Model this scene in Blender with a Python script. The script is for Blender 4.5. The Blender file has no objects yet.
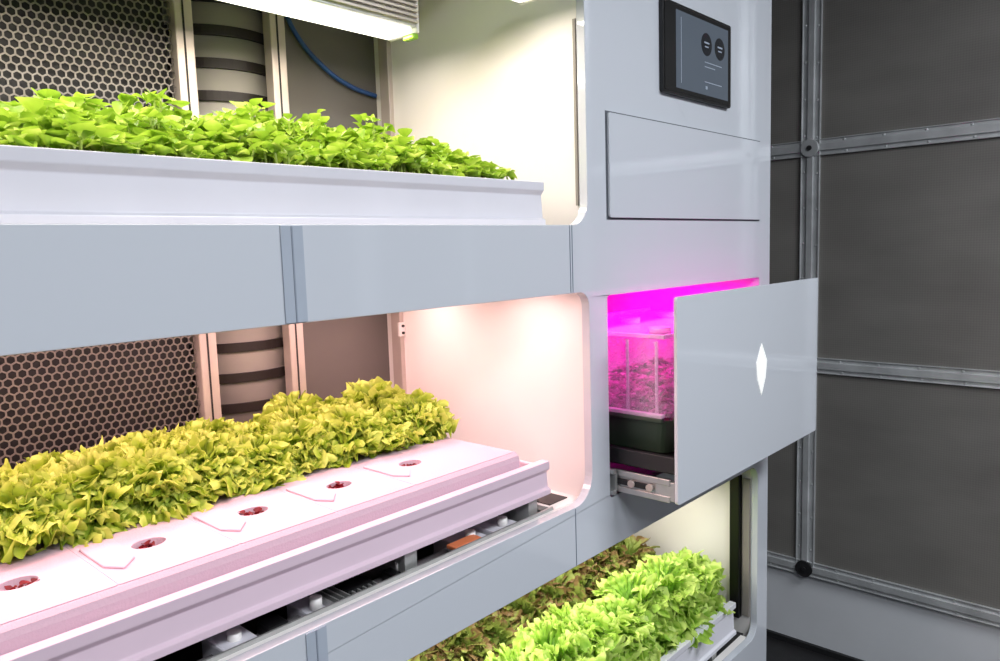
import bpy, bmesh, math, random
import numpy as np
from mathutils import Matrix, Vector
random.seed(4); RS=np.random.RandomState(7)
S=bpy.context.scene
COL=bpy.context.collection
try:
    S.view_settings.view_transform='Standard'; S.view_settings.look='None'
except Exception: pass

# ------------------------------------------------------------------ helpers
def s2l(c):
    return tuple(((x/255)/12.92 if x/255<=.04045 else ((x/255+.055)/1.055)**2.4) for x in c)
def mat(name,rgb,rough=.5,metal=0.,spec=.5,coat=0.,emit=None,estr=0.,noise=0.,nscale=20.,bump=0.,lin=False):
    m=bpy.data.materials.new(name); m.use_nodes=True
    nt=m.node_tree; b=nt.nodes['Principled BSDF']
    c=rgb if lin else s2l(rgb)
    b.inputs['Base Color'].default_value=(*c,1)
    b.inputs['Roughness'].default_value=rough; b.inputs['Metallic'].default_value=metal
    b.inputs['Specular IOR Level'].default_value=spec
    b.inputs['Coat Weight'].default_value=coat; b.inputs['Coat Roughness'].default_value=.05
    if emit:
        b.inputs['Emission Color'].default_value=(*emit,1); b.inputs['Emission Strength'].default_value=estr
    if noise>0 or bump>0:
        tc=nt.nodes.new('ShaderNodeTexCoord'); n=nt.nodes.new('ShaderNodeTexNoise')
        n.inputs['Scale'].default_value=nscale; n.inputs['Detail'].default_value=4
        nt.links.new(tc.outputs['Object'],n.inputs['Vector'])
        if noise>0:
            r=nt.nodes.new('ShaderNodeValToRGB')
            r.color_ramp.elements[0].position=.3;r.color_ramp.elements[1].position=.7
            r.color_ramp.elements[0].color=(*[x*(1-noise) for x in c],1)
            r.color_ramp.elements[1].color=(*[min(1,x*(1+noise)) for x in c],1)
            nt.links.new(n.outputs['Fac'],r.inputs['Fac']); nt.links.new(r.outputs['Color'],b.inputs['Base Color'])
        if bump>0:
            bp=nt.nodes.new('ShaderNodeBump'); bp.inputs['Strength'].default_value=bump; bp.inputs['Distance'].default_value=.002
            nt.links.new(n.outputs['Fac'],bp.inputs['Height']); nt.links.new(bp.outputs['Normal'],b.inputs['Normal'])
    return m
def link(o,parent=None):
    if o.name not in COL.objects: COL.objects.link(o)
    if parent: o.parent=parent
    return o
def empty(name):
    e=bpy.data.objects.new(name,None); e.empty_display_size=.05; COL.objects.link(e); return e
def mesh_obj(name,V,F,m=None,parent=None,smooth=False,attr=None):
    me=bpy.data.meshes.new(name); me.from_pydata([tuple(v) for v in V],[],[tuple(f) for f in F])
    if attr is not None:
        a=me.attributes.new('u','FLOAT','POINT'); a.data.foreach_set('value',np.asarray(attr,dtype=np.float32))
    if smooth: me.polygons.foreach_set('use_smooth',[True]*len(me.polygons))
    if m: me.materials.append(m)
    me.update()
    return link(bpy.data.objects.new(name,me),parent)
def boxes(name,bl,m,parent=None,bevel=0.):
    V=[];F=[]
    for (x0,x1,y0,y1,z0,z1) in bl:
        b=len(V)
        V+=[(x0,y0,z0),(x1,y0,z0),(x1,y1,z0),(x0,y1,z0),(x0,y0,z1),(x1,y0,z1),(x1,y1,z1),(x0,y1,z1)]
        F+=[(b,b+3,b+2,b+1),(b+4,b+5,b+6,b+7),(b,b+1,b+5,b+4),(b+1,b+2,b+6,b+5),(b+2,b+3,b+7,b+6),(b+3,b,b+4,b+7)]
    o=mesh_obj(name,V,F,m,parent)
    if bevel>0:
        md=o.modifiers.new('bevel','BEVEL'); md.width=bevel; md.segments=2; md.limit_method='ANGLE'
    return o
def cyl(name,loc,r,h,m,parent=None,axis='Z',seg=24,r2=None,bevel=0):
    bm=bmesh.new(); bmesh.ops.create_cone(bm,cap_ends=True,segments=seg,radius1=r,radius2=r if r2 is None else r2,depth=h)
    if axis=='X': bmesh.ops.rotate(bm,verts=bm.verts,cent=(0,0,0),matrix=Matrix.Rotation(math.pi/2,3,'Y'))
    if axis=='Y': bmesh.ops.rotate(bm,verts=bm.verts,cent=(0,0,0),matrix=Matrix.Rotation(math.pi/2,3,'X'))
    bmesh.ops.translate(bm,verts=bm.verts,vec=loc)
    me=bpy.data.meshes.new(name); bm.to_mesh(me); bm.free(); me.materials.append(m)
    for p in me.polygons: p.use_smooth=len(p.vertices)==4
    o=link(bpy.data.objects.new(name,me),parent)
    if bevel>0:
        md=o.modifiers.new('bevel','BEVEL'); md.width=bevel; md.segments=2; md.limit_method='ANGLE'
    return o
def rrect(x0,x1,z0,z1,r,n=10):
    P=[]
    if not isinstance(r,(tuple,list)): r=(r,)*4   # order: br, tr, tl, bl
    for (cx,cz,a,q) in ((x1-r[0],z0+r[0],-90,r[0]),(x1-r[1],z1-r[1],0,r[1]),(x0+r[2],z1-r[2],90,r[2]),(x0+r[3],z0+r[3],180,r[3])):
        for i in range(n+1):
            t=math.radians(a+90*i/n); P.append((cx+q*math.cos(t),cz+q*math.sin(t)))
    return P
def circ(cx,cy,r,n=28):
    return [(cx+r*math.cos(2*math.pi*i/n),cy+r*math.sin(2*math.pi*i/n)) for i in range(n)]
def plate(name,loops,c,th,m,parent=None,plane='XZ',bevel=0.):
    cu=bpy.data.curves.new(name,'CURVE'); cu.dimensions='2D'; cu.fill_mode='BOTH'; cu.extrude=th/2
    for L in loops:
        sp=cu.splines.new('POLY'); sp.points.add(len(L)-1)
        for i,p in enumerate(L): sp.points[i].co=(p[0],p[1],0,1)
        sp.use_cyclic_u=True
    t=bpy.data.objects.new('tmp',cu); COL.objects.link(t)
    dg=bpy.context.evaluated_depsgraph_get(); me=bpy.data.meshes.new_from_object(t.evaluated_get(dg))
    bpy.data.objects.remove(t); me.name=name
    if plane=='XZ': me.transform(Matrix.Rotation(math.pi/2,4,'X')); me.transform(Matrix.Translation((0,c+th/2,0)))
    else: me.transform(Matrix.Translation((0,0,c+th/2)))
    me.materials.clear(); me.materials.append(m)
    bm=bmesh.new(); bm.from_mesh(me); bmesh.ops.remove_doubles(bm,verts=bm.verts,dist=1e-5); bm.normal_update(); bmesh.ops.recalc_face_normals(bm,faces=bm.faces); bm.to_mesh(me); bm.free()
    for p in me.polygons: p.use_smooth=False
    o=link(bpy.data.objects.new(name,me),parent)
    if bevel>0:
        md=o.modifiers.new('bevel','BEVEL'); md.width=bevel; md.segments=2; md.limit_method='ANGLE'; md.angle_limit=math.radians(50)
    return o
def tube(name,pts,r,m,parent=None):
    cu=bpy.data.curves.new(name,'CURVE'); cu.dimensions='3D'; cu.bevel_depth=r; cu.bevel_resolution=3; cu.resolution_u=12
    sp=cu.splines.new('BEZIER'); sp.bezier_points.add(len(pts)-1)
    for i,p in enumerate(pts):
        b=sp.bezier_points[i]; b.co=p; b.handle_left_type='AUTO'; b.handle_right_type='AUTO'
    cu.use_fill_caps=True; cu.materials.append(m)
    return link(bpy.data.objects.new(name,cu),parent)
def area(name,loc,rot,sx,sy,P,col,parent=None):
    l=bpy.data.lights.new(name,'AREA'); l.shape='RECTANGLE'; l.size=sx; l.size_y=sy; l.energy=P; l.color=col
    o=bpy.data.objects.new(name,l); o.location=loc; o.rotation_euler=rot; return link(o,parent)

# ------------------------------------------------------------------ materials
M_front=mat('gloss_white_laminate',(207,211,219),rough=.06,spec=.5,coat=.6)
M_white=mat('white_interior_plastic',(240,236,233),rough=.35,noise=.015,nscale=6)
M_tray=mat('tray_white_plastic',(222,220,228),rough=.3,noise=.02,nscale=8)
M_tray_pinklit=mat('tray_plastic_pink_lit',(226,202,216),rough=.3,noise=.02,nscale=8)  # white plastic with the lamps' pink light put into its colour
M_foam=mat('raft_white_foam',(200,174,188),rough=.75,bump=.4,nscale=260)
M_alu=mat('brushed_aluminium',(186,186,184),rough=.34,metal=.6,noise=.08,nscale=30,bump=.1)
M_post=mat('anodised_post',(200,188,180),rough=.4,metal=.4,noise=.04)
M_galv=mat('galvanised_strip',(210,212,213),rough=.38,metal=.45,noise=.16,nscale=9,bump=.12)
M_black=mat('black_plastic',(14,14,15),rough=.35,noise=.1)
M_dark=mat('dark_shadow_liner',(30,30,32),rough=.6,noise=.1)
M_hex=mat('perforated_metal',(118,113,107),rough=.45,metal=.3,noise=.06)
M_back=mat('grey_back_sheet',(104,100,96),rough=.6,noise=.05,nscale=5)
M_back2=mat('beige_duct',(182,178,172),rough=.5,noise=.05,nscale=5)
M_brown=mat('dark_brown_hoop',(38,31,28),rough=.5,noise=.1)
M_orange=mat('orange_tab',(224,128,84),rough=.5,noise=.05)
M_greenp=mat('green_connector',(140,190,50),rough=.4,noise=.05)
M_blue=mat('blue_cable',(34,74,130),rough=.4,noise=.05)
M_olive=mat('seed_tray_green',(44,60,46),rough=.45,noise=.06)
M_soil=mat('growing_plug',(58,26,22),rough=.9,noise=.4,nscale=120,bump=.6)
M_glassb=mat('tablet_glass',(12,13,16),rough=.06,noise=.02)
M_disp=mat('tablet_display',(70,78,88),rough=.12,emit=s2l((70,78,88)),estr=.55,noise=.02)
M_ui=mat('display_dark_dial',(14,18,28),rough=.2,noise=.02)
M_ui2=mat('display_text_grey',(150,160,175),rough=.3,emit=s2l((140,150,165)),estr=.25,noise=.02)
M_mark=mat('white_mark_print_glow',(250,250,246),rough=.4,emit=(1,1,.97),estr=.3,noise=.01)  # white print with a slight glow added to lift its brightness
M_floor=mat('dark_rubber_floor',(34,33,34),rough=.5,noise=.2,nscale=14,bump=.3)
M_ceil=mat('ceiling_paint',(170,170,172),rough=.8,noise=.03)
M_lowwall=mat('lower_wall_sheet',(222,224,228),rough=.6,noise=.04,nscale=3)
M_roomwall=mat('room_wall_paint',(136,139,144),rough=.7,noise=.03,nscale=3)

def weave():
    m=mat('woven_grey_sheet',(92,90,87),rough=.48,spec=.4)
    nt=m.node_tree; b=nt.nodes['Principled BSDF']
    tc=nt.nodes.new('ShaderNodeTexCoord')
    w1=nt.nodes.new('ShaderNodeTexWave'); w1.wave_type='BANDS'; w1.bands_direction='Z'; w1.inputs['Scale'].default_value=30; w1.inputs['Distortion'].default_value=.3
    w2=nt.nodes.new('ShaderNodeTexWave'); w2.wave_type='BANDS'; w2.bands_direction='Y'; w2.inputs['Scale'].default_value=30
    n=nt.nodes.new('ShaderNodeTexNoise'); n.inputs['Scale'].default_value=2.2; n.inputs['Detail'].default_value=4
    mp=nt.nodes.new('ShaderNodeMapping'); mp.inputs['Scale'].default_value=(1,1,2.5)
    nt.links.new(tc.outputs['Object'],mp.inputs['Vector']); nt.links.new(mp.outputs[0],n.inputs['Vector'])
    for x in (w1,w2): nt.links.new(tc.outputs['Object'],x.inputs['Vector'])
    mu=nt.nodes.new('ShaderNodeMath'); mu.operation='ADD'; nt.links.new(w1.outputs['Fac'],mu.inputs[0]); nt.links.new(w2.outputs['Fac'],mu.inputs[1])
    ad=nt.nodes.new('ShaderNodeMath'); ad.operation='MULTIPLY_ADD'; nt.links.new(mu.outputs[0],ad.inputs[0]); ad.inputs[1].default_value=.16; nt.links.new(n.outputs['Fac'],ad.inputs[2])
    r=nt.nodes.new('ShaderNodeValToRGB'); r.color_ramp.elements[0].position=.25; r.color_ramp.elements[1].position=1.0
    r.color_ramp.elements[0].color=(*s2l((106,103,99)),1); r.color_ramp.elements[1].color=(*s2l((132,129,124)),1)
    nt.links.new(ad.outputs[0],r.inputs['Fac']); nt.links.new(r.outputs['Color'],b.inputs['Base Color'])
    return m
M_weave=weave()

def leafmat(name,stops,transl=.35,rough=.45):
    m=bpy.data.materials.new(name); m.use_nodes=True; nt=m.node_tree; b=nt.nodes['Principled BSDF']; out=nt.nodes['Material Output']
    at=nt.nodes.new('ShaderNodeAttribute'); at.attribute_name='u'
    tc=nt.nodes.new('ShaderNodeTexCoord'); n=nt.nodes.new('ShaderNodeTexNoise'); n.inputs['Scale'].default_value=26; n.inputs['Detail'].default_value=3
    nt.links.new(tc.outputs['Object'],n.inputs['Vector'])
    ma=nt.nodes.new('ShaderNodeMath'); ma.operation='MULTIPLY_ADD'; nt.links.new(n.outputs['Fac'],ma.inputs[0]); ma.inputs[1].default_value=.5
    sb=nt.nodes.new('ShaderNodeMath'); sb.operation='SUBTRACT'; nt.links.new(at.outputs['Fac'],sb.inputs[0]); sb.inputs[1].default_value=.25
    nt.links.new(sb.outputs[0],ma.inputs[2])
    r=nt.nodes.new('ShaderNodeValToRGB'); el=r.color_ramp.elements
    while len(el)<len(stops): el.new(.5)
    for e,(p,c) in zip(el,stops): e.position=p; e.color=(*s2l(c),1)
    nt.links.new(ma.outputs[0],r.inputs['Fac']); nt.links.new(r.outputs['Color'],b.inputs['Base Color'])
    b.inputs['Roughness'].default_value=rough; b.inputs['Specular IOR Level'].default_value=.35
    tr=nt.nodes.new('ShaderNodeBsdfTranslucent'); nt.links.new(r.outputs['Color'],tr.inputs['Color'])
    mx=nt.nodes.new('ShaderNodeMixShader'); mx.inputs[0].default_value=transl
    nt.links.new(b.outputs[0],mx.inputs[1]); nt.links.new(tr.outputs[0],mx.inputs[2]); nt.links.new(mx.outputs[0],out.inputs['Surface'])
    return m
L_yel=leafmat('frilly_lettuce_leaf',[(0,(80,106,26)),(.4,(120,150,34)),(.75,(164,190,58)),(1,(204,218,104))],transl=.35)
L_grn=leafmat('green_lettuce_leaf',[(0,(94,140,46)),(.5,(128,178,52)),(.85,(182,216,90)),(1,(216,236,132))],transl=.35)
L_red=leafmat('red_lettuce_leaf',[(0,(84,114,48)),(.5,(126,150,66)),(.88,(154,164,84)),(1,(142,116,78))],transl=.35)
L_mic=leafmat('microgreen_leaf',[(0,(190,208,108)),(.35,(130,168,46)),(.75,(166,196,66)),(1,(206,220,112))],transl=.4)
L_sd=leafmat('seedling_leaf_magenta_lit',[(0,(120,70,120)),(.5,(140,70,120)),(1,(200,140,190))])  # green seedlings, magenta lamp light put into their colour
L_redsd=leafmat('red_sprout_leaf',[(0,(90,20,30)),(.5,(120,25,35)),(1,(150,40,50))])

# ------------------------------------------------------------------ cabinet
cab=empty('vertical_farm_cabinet')
UZ0,UZ1=.045,.80; LZ0,LZ1=-.597,-.106; BZ0,BZ1=-1.33,-.737
XL=-1.0; XR=1.395; XE=2.405
plate('front_fascia',[rrect(XL-.1,XE,-2.02,1.05,.004,2),
   rrect(XL,XR,UZ0,UZ1,(.055,.055,.02,.02)),rrect(XL,XR,LZ0,LZ1,(.065,.035,.02,.02)),
   rrect(XL,2.325,BZ0,BZ1,.05),rrect(1.468,2.325,-.612,-.12,.008)],1.0,.022,M_front,cab,bevel=.0015)
boxes('side_panel_outer',[(XE-.02,XE,1.022,1.76,-2.02,1.05),(XL-.1,XL-.08,1.022,1.76,-2.02,1.05)],M_front,cab)
boxes('plinth',[(XL-.06,XE-.04,1.06,1.74,-2.10,-2.0)],M_dark,cab)
boxes('interior_side_wall',[(1.398,1.43,1.022,1.76,-.72,.86)],M_white,cab)
boxes('bottom_bay_side_wall',[(2.328,2.36,1.022,1.74,-1.36,-.70)],M_white,cab)
boxes('shelf_decks',[(XL,1.398,1.05,1.68,-.055,.03),(XL,1.398,1.05,1.70,-.735,-.69),(XL,2.36,1.05,1.74,-1.40,-1.34),(XL,1.398,1.02,1.76,.80,.86),
   (1.43,2.40,1.05,1.76,-.735,-.70)],M_dark,cab)
boxes('cabinet_top',[(XL-.08,XE-.02,1.022,1.76,1.03,1.05)],M_front,cab)
boxes('tier_ceiling_upper',[(XL,1.398,1.022,1.70,.78,.80)],M_white,cab)
boxes('band_flanges',[(XL,1.36,1.022,1.046,.030,.043),(XL,1.40,1.022,1.036,-.612,-.599),
    (1.295,1.398,1.036,1.62,-.612,-.599),(XL,2.30,1.022,1.046,-1.345,-1.332)],M_white,cab,bevel=.001)
boxes('inner_lip',[(XL,1.29,1.036,1.040,-.625,-.592)],M_alu,cab)
boxes('band_joint_strips',[(.610,.648,.9975,1.0,-.104,.043),(.610,.648,.9975,1.0,-.735,-.60)],mat('joint_strip',(176,184,197),rough=.2,noise=.02),cab)
boxes('band_seam_lines',[(.6275,.630,.9965,.9976,-.104,.043),(.6275,.630,.9965,.9976,-.735,-.60),(1.325,1.3265,.9985,1.0,-.104,.045),(1.333,1.3345,.9985,1.0,-.104,.045),(1.325,1.3265,.9985,1.0,-.735,-.60)],mat('seam_grey',(140,148,162),rough=.5,noise=.02),cab)
boxes('bay_shade_slot_strips',[(1.393,1.397,1.024,1.031,.09,.50),(2.318,2.327,1.026,1.050,-1.27,-.79)],mat('shade_slot_grey',(140,134,128),rough=.6,noise=.03),cab)  # upper strip is a painted shadow line, lower one a dark slot
boxes('bottom_bay_black_rail',[(2.305,2.328,1.055,1.09,-1.28,-.78)],M_black,cab,bevel=.003)
boxes('hatch_gap',[(1.470,2.320,.9985,1.0,.058,.306)],mat('gap_dark',(90,94,102),rough=.6,noise=.02),cab)
plate('hatch_door',[rrect(1.474,2.316,.062,.302,.006,3)],.992,.0065,M_front,cab,bevel=.0012)
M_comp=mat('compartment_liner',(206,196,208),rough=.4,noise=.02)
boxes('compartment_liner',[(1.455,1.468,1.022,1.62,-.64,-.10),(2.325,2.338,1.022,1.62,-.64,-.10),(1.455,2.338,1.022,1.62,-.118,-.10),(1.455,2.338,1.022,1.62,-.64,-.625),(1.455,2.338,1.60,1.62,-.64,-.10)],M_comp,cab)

# ---- back of the bays
boxes('back_posts',[(x,x+w,1.68,1.715,z0,z1) for x,w in ((.797,.042),(1.034,.042)) for z0,z1 in ((.03,.80),(-.69,-.06))],M_post,cab,bevel=.003)
boxes('back_corner_posts',[(1.383,1.398,1.66,1.70,z0,z1) for z0,z1 in ((.03,.80),(-.69,-.06))],M_post,cab,bevel=.002)
boxes('post_grooves',[(x+.017,x+.021,1.6785,1.6805,z0,z1) for x in (.797,1.034) for z0,z1 in ((.03,.80),(-.69,-.06))],M_dark,cab)
def hexpanel(name,x0,x1,z0,z1,y,P=.0175):
    R=P/math.sqrt(3); V=[];F=[]
    rows=int((z1-z0)/(1.5*R)); cols=int((x1-x0)/P)
    for j in range(rows+1):
        for i in range(cols):
            cx=x0+P*(i+.5+(.5 if j%2 else 0)); cz=z0+1.5*R*j
            if cx>x1: continue
            b=len(V)
            for k in range(6):
                t=math.radians(60*k+30); V.append((min(cx+R*math.cos(t),x1),y,cz+R*math.sin(t)))
            for k in range(6):
                t=math.radians(60*k+30); V.append((cx+.82*R*math.cos(t),y,cz+.82*R*math.sin(t)))
            for k in range(6):
                F.append((b+k,b+(k+1)%6,b+6+(k+1)%6,b+6+k))
    o=mesh_obj(name,V,F,M_hex,cab)
    md=o.modifiers.new('s','SOLIDIFY'); md.thickness=.002
hexpanel('perforated_back_upper',-.05,.797,.03,.80,1.70)
hexpanel('perforated_back_lower',-.05,.797,-.69,-.06,1.70)
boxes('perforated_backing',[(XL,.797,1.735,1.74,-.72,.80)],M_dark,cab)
boxes('back_blank_left',[(XL,-.05,1.695,1.70,-.72,.80)],M_hex,cab)
boxes('back_sheets',[(1.076,1.398,1.735,1.74,-.72,.80)],M_back,cab)
boxes('duct_bay_back',[(.60,1.30,2.09,2.10,-.75,.82)],M_back,cab)
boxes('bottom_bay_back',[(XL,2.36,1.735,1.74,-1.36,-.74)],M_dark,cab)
duct=empty('ribbed_air_duct'); duct.parent=cab
DX,DY,DR=1.005,1.925,.165
cyl('duct_body',(DX,DY,0.03),DR,1.56,M_back2,duct,seg=64)
V=[];F=[]
zz=-.70
while zz<.80:
    nb=64; b0=len(V)
    for k in range(nb):
        t=2*math.pi*k/nb; c,s=math.cos(t),math.sin(t)
        for rr,dz in ((DR-.001,-.012),(DR+.009,-.012),(DR+.009,.012),(DR-.001,.012)):
            V.append((DX+rr*c,DY+rr*s,zz+dz))
    for k in range(nb):
        for q in range(4):
            a=b0+k*4+q; b=b0+k*4+(q+1)%4; c2=b0+((k+1)%nb)*4+(q+1)%4; d=b0+((k+1)%nb)*4+q
            F.append((a,b,c2,d))
    zz+=.078
mesh_obj('duct_hoops',V,F,M_brown,duct,smooth=False)
tube('blue_cable',[(1.09,1.722,.66),(1.13,1.722,.57),(1.22,1.722,.49),(1.30,1.722,.455),(1.385,1.722,.44)],.0065,M_blue,cab)
boxes('latch_plate',[(1.375,1.396,1.652,1.662,-.245,-.205)],M_white,cab,bevel=.002)
for z in (-.235,-.215): cyl('latch_screw',(1.386,1.65,z),.004,.006,M_dark,cab,axis='Y',seg=10)

# ---- grow-light fixtures (area lamps, one bar added as fill)
def fixture(name,x0,x1,y0,y1,z,P,col,ecol,es,h=.09,ribs=True,ends=True):
    e=empty(name)
    boxes('housing',[(x0,x1,y0,y1,z+.012,z+h)],M_alu,e,bevel=.002)
    if ribs:
        boxes('ribs',[(x0,x1,y0-.008,y0,z+.02+k*.012,z+.025+k*.012) for k in range(int((h-.02)/.012))],M_post,e)
    m=mat(name+'_diffuser',(255,255,250),rough=.5,emit=ecol,estr=es,noise=.01)
    boxes('diffuser',[(x0+.01,x1-.01,y0+.01,y1-.01,z,z+.012)],m,e)
    if ends: boxes('end_cap',[(x1,x1+.008,y0,y1,z,z+h)],M_white,e,bevel=.002)
    area('lamp',((x0+x1)/2,(y0+y1)/2,z-.004),(0,0,0),x1-x0-.02,y1-y0-.02,P,col,e)
    return e
W1=(1,.87,.75); W2=(1,.58,.57); W3=(1,.93,.82)
f1=fixture('grow_light_bar',-.9,1.24,1.375,1.48,.515,13,W1,(1,.95,.86),2.0,h=.11)
boxes('green_plug',[(1.232,1.250,1.38,1.42,.502,.515)],M_greenp,f1,bevel=.004)
fixture('grow_light_bar.001',-.9,1.305,1.035,1.11,.53,12,W1,(1,.95,.85),2.0,h=.06,ribs=False)
fixture('grow_light_bar.002',-.9,1.34,1.06,1.22,-.098,8.0,W2,(1,.80,.74),2.0,h=.035,ribs=False)
fixture('added_fill_bar',-.9,1.34,1.42,1.58,-.098,9.5,W2,(1,.80,.74),2.0,h=.035,ribs=False)  # unseen rear bar, added to brighten the middle-tier side wall
fixture('grow_light_bar.003',-.9,2.20,1.16,1.36,-.79,13,W3,(1,.95,.85),2.0,h=.045,ribs=False)

# ------------------------------------------------------------------ trays
def tray(name,x0,x1,y0,y1,zb,zt,M_tray=M_tray):
    e=empty(name)
    prof=[(y0-.010,zt),(y0+.012,zt),(y0+.012,zt-.010),(y0+.010,zb+.006),(y0+.010,zb),(y0-.012,zb),(y0-.012,zb+.012),(y0-.004,zb+.016),(y0-.001,zt-.028),(y0-.010,zt-.018)]
    def ext(pr,nm,flip=False):
        n=len(pr); V=[(x0,p[0],p[1]) for p in pr]+[(x1,p[0],p[1]) for p in pr]
        F=[tuple(range(n))[::-1],tuple(range(n,2*n))]+[(i,(i+1)%n,n+(i+1)%n,n+i) for i in range(n)]
        o=mesh_obj(nm,V,F,M_tray,e); bm=bmesh.new(); bm.from_mesh(o.data); bmesh.ops.recalc_face_normals(bm,faces=bm.faces); bm.to_mesh(o.data); bm.free()
        md=o.modifiers.new('b','BEVEL'); md.width=.0015; md.segments=2
    ext(prof,'front_wall')
    ext([(2*y0+(y1-y0)-p[0],p[1]) for p in prof],'back_wall')
    boxes('end_wall',[(x1-.012,x1-.001,y0+.012,y1-.012,zb+.004,zt-.012),(x0,x0+.012,y0+.012,y1-.012,zb+.004,zt-.012)],M_tray,e,bevel=.002)
    boxes('base',[(x0,x1-.002,y0+.010,y1-.010,zb+.004,zb+.012)],M_tray,e)
    return e
t1=tray('growing_tray',-.9,1.285,1.045,1.62,.046,.139)
boxes('growing_mat',[(-.89,1.25,1.07,1.60,.06,.124)],M_soil,t1)
t2=tray('growing_tray.001',-.9,1.28,1.045,1.62,-.558,-.482,M_tray_pinklit)
t3=tray('growing_tray.002',-.9,2.24,1.045,1.62,-1.30,-1.19)
boxes('growing_mat',[(-.89,2.20,1.075,1.60,-1.285,-1.215)],M_soil,t3)
boxes('tray_supports',[(x,x+.02,1.05,1.65,.030,.05) for x in (-.6,0,.6,1.2)]+[(x,x+.03,1.05,1.65,-.69,-.554) for x in (-.6,-.1,.35,.86,1.22)]+[(x,x+.03,1.05,1.65,-1.34,-1.296) for x in (-.6,.5,1.2,2.1)],M_alu,cab)

raft=empty('foam_planting_raft')
hx=[1.007-.1825*i for i in range(7)]
for i,x in enumerate(hx):
    x0=x-.0915; x1=x+.0905
    if i==0: x1=1.205
    hole=[(x+.026*math.cos(t),1.196+.021*math.sin(t)) for t in [2*math.pi*k/24 for k in range(24)]]
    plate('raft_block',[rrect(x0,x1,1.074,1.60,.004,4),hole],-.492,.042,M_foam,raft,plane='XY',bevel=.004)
    plate('raft_boss',[[(x-.085,1.25),(x-.085,1.15),(x-.066,1.12),(x-.040,1.15),(x-.034,1.25)]],-.4502,.0045,M_foam,raft,plane='XY',bevel=.0021)
prof=[(1.062,-.515),(1.062,-.468),(1.065,-.458),(1.072,-.452),(1.080,-.4502),(1.080,-.515)]
n=len(prof); Vv=[(-.2,a,b) for a,b in prof]+[(1.208,a,b) for a,b in prof]
mesh_obj('raft_front_edge',Vv,[tuple(range(n))[::-1],tuple(range(n,2*n))]+[(i,(i+1)%n,n+(i+1)%n,n+i) for i in range(n)],M_foam,raft)
boxes('raft_ledge',[(-.2,1.215,1.058,1.60,-.525,-.5)],M_tray_pinklit,raft,bevel=.003)
boxes('raft_channel_edge',[(-.2,1.222,1.056,1.061,-.525,-.484)],M_tray_pinklit,raft,bevel=.002)
boxes('raft_plugs',[(x-.024,x+.024,1.178,1.214,-.492,-.472) for x in hx],M_soil,raft)

pl=empty('plumbing_fittings'); pl.parent=cab
boxes('slot_liner',[(-.9,1.29,1.042,1.60,-.689,-.684)],M_black,pl)
tube('supply_hose',[(-.6,1.10,-.635),(.0,1.11,-.64),(.5,1.09,-.63),(.9,1.11,-.635),(1.2,1.10,-.63)],.012,mat('hose_grey',(96,92,94),rough=.35,noise=.05),pl)
boxes('brackets',[(.50,.56,1.045,1.13,-.66,-.60),(.66,.70,1.045,1.14,-.66,-.61),(1.02,1.10,1.045,1.15,-.66,-.605),(1.12,1.20,1.05,1.14,-.65,-.606),(.28,.34,1.045,1.12,-.66,-.61)],M_tray,pl,bevel=.004)
boxes('valve_blocks',[(.74,.80,1.065,1.11,-.66,-.598),(.84,.90,1.06,1.10,-.66,-.603),(.58,.62,1.06,1.10,-.66,-.60)],M_black,pl,bevel=.005)
for x in (.53,.68,.87,1.06,1.16): cyl('fitting',(x,1.075,-.598),.011,.02,M_white,pl,seg=16)
boxes('orange_tab',[(.985,1.06,1.042,1.070,-.600,-.592)],M_orange,pl,bevel=.002)
boxes('drain_grate',[(.70,.80,1.10,1.13,-.62,-.612)]+[(.70+.012*k,.703+.012*k,1.05,1.13,-.612,-.600) for k in range(9)],M_alu,pl)
boxes('drain_hole',[(1.305,1.372,1.058,1.115,-.5985,-.5965)],M_black,pl)

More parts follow.
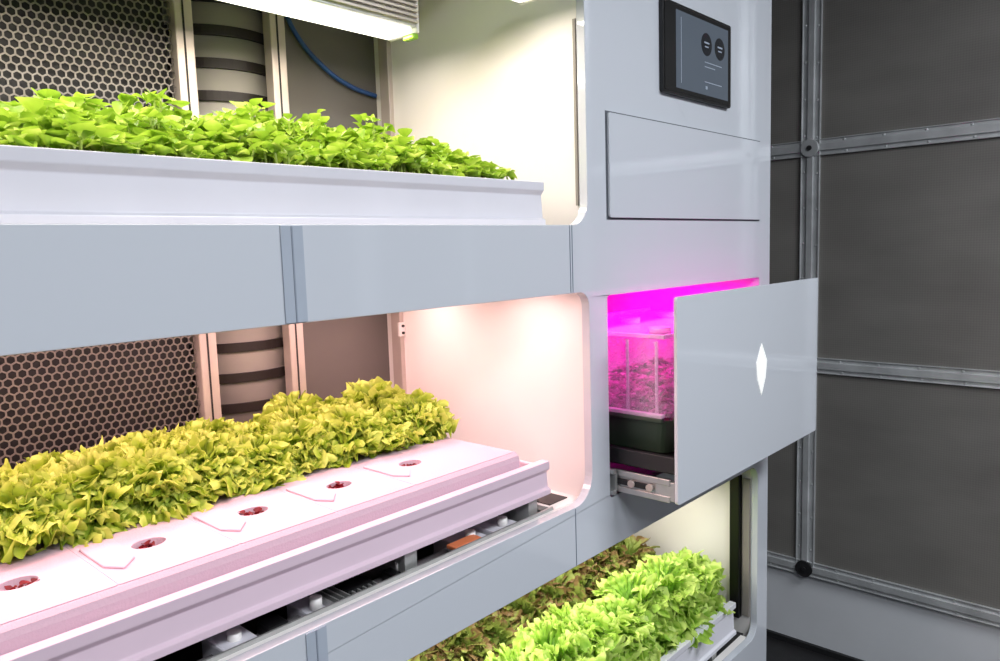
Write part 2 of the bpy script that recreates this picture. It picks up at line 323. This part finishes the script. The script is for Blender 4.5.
# ------------------------------------------------------------------ plants
def leaf(L,spread,el0,bend,A,waves,nu=14,nv=96,rs=RS):
    u=np.linspace(.06,1,nu)[:,None]; v=np.linspace(-1,1,nv)[None,:]
    ph=rs.uniform(0,6.28,8)
    phi=v*spread*(.35+.65*u)
    # rounded fan outline, finely toothed rim
    r=L*u*(1+.05*np.sin(9*v+ph[0])*u+.05*np.sin(19*v+ph[1])*u**2+.035*np.sin(57*v+ph[5])*u**4)*(1-.10*v**2)
    lx=r*np.sin(phi); ly=r*np.cos(phi)
    a=A*u**2.4*(.7+.3*np.abs(v))*(1+.35*np.sin(5*v+ph[6]))
    lz=a*(np.sin(waves*v+ph[2]+2*u)+.6*np.sin(.45*waves*v+ph[3]+5*u))
    lx=lx+.9*a*np.cos(waves*v+ph[4]+2*u); ly=ly+.6*a*np.sin(.8*waves*v+ph[1]+2*u)
    cx_=np.zeros_like(lz); cy_=np.zeros_like(lz); cz_=np.zeros_like(lz)
    for _ in range(6):
        th=rs.uniform(0,6.28); kk=2*math.pi/rs.uniform(.012,.030); p0=rs.uniform(0,6.28)
        w_=np.sin(kk*(lx*math.cos(th)+ly*math.sin(th))+p0)
        d=rs.normal(0,1,3); d/=np.linalg.norm(d)
        cx_=cx_+w_*d[0]*.6; cy_=cy_+w_*d[1]*.6; cz_=cz_+w_*d[2]
    g=.0026*(.25+u)
    lx=lx+g*cx_; ly=ly+g*cy_; lz=lz+g*cz_
    s=ly; k=bend/L; ang=el0-k*s
    hx_=(-np.sin(el0-k*s)+np.sin(el0))/k; hz=(np.cos(el0-k*s)-np.cos(el0))/k
    nx=-np.sin(ang); nz=np.cos(ang)
    P=np.stack([hx_+lz*nx,lx,hz+lz*nz],-1).reshape(-1,3)
    U=(np.broadcast_to(u,(nu,nv))**1.3*.95+.06*np.abs(v)+.18*lz/A*u+.05*cz_).reshape(-1)+rs.uniform(-.12,.12)  # frill valleys darker: crease shade put into the leaf colour
    idx=np.arange(nu*nv).reshape(nu,nv)
    F=np.stack([idx[:-1,:-1],idx[:-1,1:],idx[1:,1:],idx[1:,:-1]],-1).reshape(-1,4)
    return P,F,U
def head_mesh(name,L,n,A,waves,m,stem=0.):
    VV=[];FF=[];UU=[];b=0
    for i in range(n):
        t=i/(n-1)
        az=i*2.39996+RS.uniform(-.3,.3)
        el=math.radians(22+62*t+RS.uniform(-12,12)); ln=L*(1-.25*t)*RS.uniform(.7,1.15)
        P,F,U=leaf(ln,math.radians(RS.uniform(55,85)),el,RS.uniform(.3,1.7),A*RS.uniform(.8,1.25),waves*RS.uniform(.85,1.15))
        c,s=math.cos(az),math.sin(az)
        P=P@np.array([[c,s,0],[-s,c,0],[0,0,1]])
        P=P+np.array([c*.010,s*.010,stem*(.2+1.0*t)]); P[:,2]=np.maximum(P[:,2],.002)
        VV.append(P);FF.append(F+b);UU.append(U);b+=len(P)
    me=bpy.data.meshes.new(name); V=np.concatenate(VV);F=np.concatenate(FF)
    me.from_pydata(V.tolist(),[],F.tolist()); a=me.attributes.new('u','FLOAT','POINT'); a.data.foreach_set('value',np.concatenate(UU).astype(np.float32))
    me.polygons.foreach_set('use_smooth',[True]*len(me.polygons)); me.materials.append(m); return me
def crop(name,meshes,pos,part):
    e=empty(name)
    for (x,y,z,s) in pos:
        o=bpy.data.objects.new(part,random.choice(meshes)); o.location=(x,y,z); o.rotation_euler=(random.uniform(-.06,.06),random.uniform(-.06,.06),random.uniform(0,6.28)); o.scale=(s,s,s*random.uniform(.85,1.12)); link(o,e)
    return e
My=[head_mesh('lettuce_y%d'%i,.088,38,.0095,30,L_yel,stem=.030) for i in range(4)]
pos=[]
for j,(y,dx) in enumerate(((1.365,0),(1.47,.05),(1.55,.0))):
    x=1.165-dx
    while x>-.05:
        pos.append((x+random.uniform(-.012,.012),y+random.uniform(-.010,.010),-.449,random.uniform(.88,1.16)*(1.0 if j<2 else .92))); x-=.106
crop('frilly_lettuce_crop',My,pos,'lettuce_head')
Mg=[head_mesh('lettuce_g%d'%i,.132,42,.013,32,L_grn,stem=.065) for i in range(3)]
pos=[]; x=2.13
while x>.9:
    pos.append((x,1.185+random.uniform(-.015,.015),-1.213,random.uniform(1.02,1.16))); x-=.135
crop('green_lettuce_crop',Mg,pos,'lettuce_head')
Mr=[head_mesh('lettuce_r%d'%i,.115,36,.012,30,L_red,stem=.075) for i in range(3)]
pos=[]
for y in (1.40,1.49):
    x=2.12
    while x>.9:
        pos.append((x,y+random.uniform(-.015,.015),-1.213,random.uniform(1.0,1.18))); x-=.13
crop('red_lettuce_crop',Mr,pos,'lettuce_head')

def sprouts(name,pts,hfun,m,ls,leaves=(4,6),stem=.0016,parent=None):
    VV=[];FF=[];UU=[];b=0
    nu,nv=6,5
    u=np.linspace(0,1,nu)[:,None]; v=np.linspace(-1,1,nv)[None,:]
    w=np.sin(np.pi*np.clip(u,0,1)**.80*.97+.04)*.50
    idx=np.arange(nu*nv).reshape(nu,nv); LF=np.stack([idx[:-1,:-1],idx[:-1,1:],idx[1:,1:],idx[1:,:-1]],-1).reshape(-1,4)
    for (x,y,z) in pts:
        h=hfun(x,y)*RS.uniform(.70,1.15)
        lean=RS.normal(0,.16,2)*h
        q=np.array([[-1,-1],[1,-1],[1,1],[-1,1]])*stem
        lo=np.c_[q+[x,y],[z]*4]; hi=np.c_[q*.8+[x+lean[0],y+lean[1]],[z+h]*4]
        VV.append(np.r_[lo,hi]); FF.append(np.array([[0,1,5,4],[1,2,6,5],[2,3,7,6],[3,0,4,7]])+b); UU.append(np.full(8,.05)); b+=8
        nl=RS.randint(*leaves); az0=RS.uniform(0,6.28)
        for k in range(nl):
            L=ls*RS.uniform(.7,1.3)*(1 if k<2 else .8)
            az=az0+math.pi*k+RS.uniform(-.5,.5)+(.8 if k>1 else 0)
            el=RS.uniform(-.5,1.0) if k<2 else RS.uniform(.1,1.3)
            hh=h*(1 if k<2 else RS.uniform(.6,1.0))
            cup=RS.uniform(.2,.9); bend=RS.uniform(.3,1.9)
            ly=L*(.18+u)*np.ones_like(v); lx=L*w*v*1.25; lz=cup*L*(v**2)*w*1.2-bend*L*.35*u**2
            X=ly*math.cos(el)-lz*math.sin(el); Z=ly*math.sin(el)+lz*math.cos(el)
            c,s=math.cos(az),math.sin(az)
            P=np.stack([X*c-lx*s+x+lean[0]*hh/h,X*s+lx*c+y+lean[1]*hh/h,Z+z+hh],-1).reshape(-1,3)
            VV.append(P);FF.append(LF+b);UU.append((.35+.5*np.broadcast_to(u,(nu,nv))+RS.uniform(-.3,.25)).reshape(-1)); b+=nu*nv
    o=mesh_obj(name,np.concatenate(VV).tolist(),np.concatenate(FF).tolist(),m,parent,smooth=True,attr=np.concatenate(UU)); return o
pts=[]
y=1.070
while y<1.50:
    x=-.12
    while x<1.215:
        pts.append((x+RS.uniform(-.010,.010),y+RS.uniform(-.010,.010),.125)); x+=.0195
    y+=.0195
def hf(x,y):
    t=max(0,min(1,(y-1.07)/.24)); h=.026+.084*t**.8
    h*=(.78+.26*min(1,max(0,x-.1)/.5))*(1-.2*max(0,(x-1.05)/.2))
    return max(.015,h*(1+.14*math.sin(23*x+11*y)+.12*math.sin(41*x-17*y)))
sprouts('microgreens_crop',pts,hf,L_mic,.0225,leaves=(4,7))
pts=[]
for x in hx:
    for k in range(5): pts.append((x+RS.uniform(-.014,.014),1.196+RS.uniform(-.01,.01),-.472))
sprouts('red_sprouts',pts,lambda x,y:.016,L_redsd,.011,leaves=(2,4),stem=.0012,parent=raft)

# ------------------------------------------------------------------ pulled-out drawer
dr=empty('propagation_drawer')
yd=.828
plate('drawer_front',[rrect(1.487,2.358,-.602,-.122,.008,4)],yd,.008,M_front,dr,bevel=.0015)
cx,cz=1.942,-.348
plate('plain_mark',[[(cx,cz-.072),(cx+.026,cz-.025),(cx+.034,cz+.02),(cx,cz+.07),(cx-.034,cz+.02),(cx-.026,cz-.025)]],yd-.0015,.0014,M_mark,dr)
boxes('drawer_base',[(1.498,2.30,yd+.008,1.42,-.535,-.50)],M_black,dr,bevel=.003)
boxes('drawer_base_lip',[(1.490,1.505,yd+.008,1.42,-.530,-.492)],M_dark,dr,bevel=.002)
boxes('slide_rail',[(1.486,1.497,yd+.02,1.40,-.600,-.585),(1.486,1.497,yd+.02,1.40,-.560,-.545),(1.490,1.497,yd+.02,1.40,-.600,-.545),
   (1.488,1.497,yd+.008,yd+.06,-.596,-.55)],M_alu,dr,bevel=.0015)
boxes('slide_inner',[(1.484,1.490,yd+.08,1.10,-.579,-.566)],M_dark,dr)
boxes('slide_rail_fixed',[(1.4685,1.486,.99,1.50,-.606,-.594),(1.4685,1.486,.99,1.50,-.554,-.542),(1.478,1.486,.99,1.50,-.606,-.542)],M_alu,dr,bevel=.002)
for y in (.90,.95,1.0): cyl('slide_roller',(1.484,y,-.572),.009,.008,M_post,dr,axis='X',seg=16)
gt=empty('seed_tray_with_dome')
def tapered(name,x0,x1,y0,y1,z0,z1,ins,th,m,parent,top_open=True,ins_top=0):
    a=rrect(x0+ins,x1-ins,y0+ins,y1-ins,.03,5); b=rrect(x0+ins_top,x1-ins_top,y0+ins_top,y1-ins_top,.035,5); n=len(a)
    V=[(p[0],p[1],z0) for p in a]+[(p[0],p[1],z1) for p in b]
    F=[(i,(i+1)%n,n+(i+1)%n,n+i) for i in range(n)]
    if top_open: F.append(tuple(range(n))[::-1])
    else: F.append(tuple(range(n,2*n)))
    o=mesh_obj(name,V,F,m,parent); md=o.modifiers.new('s','SOLIDIFY'); md.thickness=th
    return o
tapered('tray_base',1.51,2.24,yd+.03,1.36,-.498,-.415,.02,.004,M_olive,gt)
boxes('tray_rim',[(1.503,1.517,yd+.05,1.34,-.420,-.408),(2.233,2.247,yd+.05,1.34,-.420,-.408),(1.53,2.22,yd+.024,yd+.038,-.420,-.408),(1.53,2.22,1.352,1.366,-.420,-.408)],M_olive,gt,bevel=.003)
boxes('seed_compost',[(1.535,2.215,yd+.055,1.335,-.46,-.425)],M_soil,gt)
def clear(name,base,k):
    m=bpy.data.materials.new(name); m.use_nodes=True; nt=m.node_tree; out=nt.nodes['Material Output']
    b=nt.nodes['Principled BSDF']; b.inputs['Base Color'].default_value=(.85,.65,.85,1); b.inputs['Roughness'].default_value=.12
    tr=nt.nodes.new('ShaderNodeBsdfTransparent'); fr=nt.nodes.new('ShaderNodeLayerWeight'); fr.inputs['Blend'].default_value=.3
    n=nt.nodes.new('ShaderNodeTexNoise'); n.inputs['Scale'].default_value=30
    ma=nt.nodes.new('ShaderNodeMath'); ma.operation='MULTIPLY_ADD'; ma.inputs[1].default_value=k
    m2=nt.nodes.new('ShaderNodeMath'); m2.operation='MULTIPLY'; m2.inputs[1].default_value=base; nt.links.new(n.outputs['Fac'],m2.inputs[0])
    nt.links.new(fr.outputs['Facing'],ma.inputs[0]); nt.links.new(m2.outputs[0],ma.inputs[2])
    mx=nt.nodes.new('ShaderNodeMixShader'); nt.links.new(ma.outputs[0],mx.inputs[0]); nt.links.new(tr.outputs[0],mx.inputs[1]); nt.links.new(b.outputs[0],mx.inputs[2]); nt.links.new(mx.outputs[0],out.inputs['Surface'])
    return m
M_clear=clear('clear_dome_plastic',.24,.6); M_clear2=clear('moulded_dome_rib',.9,.5)
tapered('humidity_dome',1.515,2.235,yd+.035,1.355,-.408,-.225,0,.003,M_clear,gt,top_open=False,ins_top=.022)
boxes('dome_ribs',[(1.522,1.529,y,y+.007,-.405,-.23) for y in (.90,.98,1.06,1.14,1.22,1.30)],M_clear2,gt,bevel=.002)
boxes('dome_flange',[(1.503,1.520,yd+.05,1.34,-.409,-.400)],M_clear2,gt,bevel=.002)
boxes('dome_top_ledge',[(1.535,1.547,yd+.06,1.33,-.226,-.216),(1.547,2.20,1.322,1.334,-.226,-.216),(1.547,2.20,yd+.06,yd+.072,-.226,-.216)],M_clear2,gt,bevel=.002)
for x in (1.62,1.80,2.0):
    for y in (.95,1.15): cyl('dome_vent',(x,y,-.216),.028,.018,M_clear2,gt,seg=20)
pts=[]
y=.89
while y<1.32:
    x=1.55
    while x<2.20:
        pts.append((x+RS.uniform(-.012,.012),y+RS.uniform(-.012,.012),-.426)); x+=.038
    y+=.038
sprouts('seedlings',pts,lambda x,y:.026,L_sd,.021,leaves=(3,5),parent=gt)
area('magenta_grow_lamp',(1.9,1.28,-.125),(0,0,0),.7,.5,9,(1,.0,.52),cab)
boxes('magenta_lamp_panel',[(1.56,2.24,1.05,1.52,-.120,-.1185)],mat('magenta_led_panel',(250,80,200),emit=(1,.02,.52),estr=1.2,noise=.01),cab)

# ------------------------------------------------------------------ wall tablet
tb=empty('control_tablet')
plate('tablet_case',[rrect(1.713,2.092,.378,.607,.008,4)],.988,.0115,M_black,tb,bevel=.0012)
plate('tablet_glass',[rrect(1.720,2.085,.385,.600,.004,3)],.987,.001,M_glassb,tb)
boxes('tablet_display',[(1.775,2.070,.9864,.987,.396,.590)],M_disp,tb)
for x in (1.940,2.018):
    plate('display_dial',[circ(x,.53,.030)],.9858,.0006,M_ui,tb)
    boxes('dial_text',[(x-.014,x+.014,.985,.9858,.532,.536),(x-.010,x+.010,.985,.9858,.522,.525)],M_ui2,tb)
boxes('display_text',[(1.93,2.03,.9858,.9864,.482,.484),(1.93,1.99,.9858,.9864,.470,.472),(1.93,2.03,.9858,.9864,.430,.432),(1.935,1.945,.9858,.9864,.412,.420),(1.800,1.802,.9858,.9864,.41,.575)],M_ui2,tb)

# ------------------------------------------------------------------ room
FZ=-2.10; CZ=1.75
boxes('floor',[(-3.6,3.72,-3.0,2.9,FZ-.05,FZ)],M_floor)
boxes('ceiling',[(-3.6,3.72,-3.0,2.9,CZ,CZ+.05)],M_ceil)
boxes('wall_right',[(3.72,3.77,-3.0,2.9,FZ,CZ)],M_lowwall)
boxes('wall_left',[(-3.65,-3.6,-3.0,2.9,FZ,CZ)],M_roomwall)
boxes('wall_back',[(-3.6,3.72,2.9,2.95,FZ,CZ)],M_roomwall)
boxes('wall_front',[(-3.6,3.72,-3.05,-3.0,FZ,CZ)],M_roomwall)
cl=empty('wall_cladding')
ys=[-2.66,-1.66,-.66,.34,1.342,2.342]; zs=[-1.665,-.62,.425,1.47]
for i in range(len(ys)-1):
    for j in range(3):
        boxes('woven_panel',[(3.705,3.72,ys[i]+.01,ys[i+1]-.01,zs[j]+.01,zs[j+1]-.01)],M_weave,cl)
bl=[];rv=[]
def strip_h(z,y0,y1):
    bl.append((3.697,3.705,y0,y1,z-.038,z+.038)); bl.append((3.688,3.697,y0,y1,z-.016,z+.016)); bl.append((3.691,3.697,y0,y1,z-.038,z-.034)); bl.append((3.691,3.697,y0,y1,z+.034,z+.038))
    yy=y0+.1
    while yy<y1-.05:
        rv.append((3.697,yy,z-.026)); rv.append((3.697,yy+.01,z+.026)); yy+=.17
def strip_v(y,z0,z1):
    bl.append((3.696,3.705,y-.045,y+.045,z0,z1)); bl.append((3.686,3.696,y-.014,y+.014,z0,z1)); bl.append((3.69,3.696,y-.045,y-.040,z0,z1)); bl.append((3.69,3.696,y+.040,y+.045,z0,z1))
    zz=z0+.1
    while zz<z1-.05:
        rv.append((3.696,y-.03,zz)); rv.append((3.696,y+.03,zz+.01)); zz+=.17
for z in zs: strip_h(z,-2.66,2.342)
for y in ys: strip_v(y,zs[0],zs[-1])
boxes('metal_strips',bl,M_galv,cl,bevel=.001)
bm=bmesh.new()
for p in rv:
    bmesh.ops.create_icosphere(bm,subdivisions=1,radius=.007,matrix=Matrix.Translation(p)@Matrix.Diagonal((.7,1,1,1)))
me=bpy.data.meshes.new('rivets'); bm.to_mesh(me); bm.free(); me.materials.append(M_galv); link(bpy.data.objects.new('rivets',me),cl)
for y in ys[2:]:
    for z in zs: 
        cyl('joint_disc',(3.684,y,z),.042,.012,M_galv if z>-1 else M_dark,cl,axis='X',seg=24,bevel=.002)
        cyl('joint_bolt',(3.676,y,z),.012,.008,M_dark,cl,axis='X',seg=12)
boxes('baseboard_right',[(3.70,3.72,-3.0,2.9,FZ,FZ+.03)],M_dark)
def lum(name,x,y,sx,sy,P):
    e=empty(name)
    boxes('tray',[(x-sx/2-.02,x+sx/2+.02,y-sy/2-.02,y+sy/2+.02,CZ-.04,CZ-.005)],M_white,e,bevel=.004)
    boxes('lens',[(x-sx/2,x+sx/2,y-sy/2,y+sy/2,CZ-.045,CZ-.04)],mat(name+'_lens',(250,250,255),emit=(.92,.96,1),estr=1.5,noise=.01),e)
    area('lamp',(x,y,CZ-.05),(0,0,0),sx,sy,P,(.91,.955,1),e)
lum('added_ceiling_light',-.3,-1.6,1.6,.7,85)  # unseen ceiling panels, added to light the fascia and feed its gloss reflections
lum('added_ceiling_light.001',2.0,-1.3,1.4,.6,90)
W=bpy.data.worlds.new('w'); S.world=W; W.use_nodes=True; W.node_tree.nodes['Background'].inputs[0].default_value=(.5,.55,.6,1); W.node_tree.nodes['Background'].inputs[1].default_value=.3

# ------------------------------------------------------------------ camera
yaw,pit,rol=[math.radians(a) for a in (42.538,-6.33,-1.813)]
f=Vector((math.cos(yaw)*math.cos(pit),math.sin(yaw)*math.cos(pit),math.sin(pit)))
r=Vector((math.sin(yaw),-math.cos(yaw),0)); u=r.cross(f)
r2=r*math.cos(rol)+u*math.sin(rol); u2=-r*math.sin(rol)+u*math.cos(rol)
cd=bpy.data.cameras.new('camera'); cd.lens=746/1000*36; cd.sensor_width=36; cd.clip_start=.02
co=bpy.data.objects.new('camera',cd); COL.objects.link(co)
co.matrix_world=Matrix(((r2.x,u2.x,-f.x,0),(r2.y,u2.y,-f.y,0),(r2.z,u2.z,-f.z,0),(0,0,0,1)))
S.camera=co
for o in list(S.objects):
    if o.parent is None: o.location.z+=-FZ
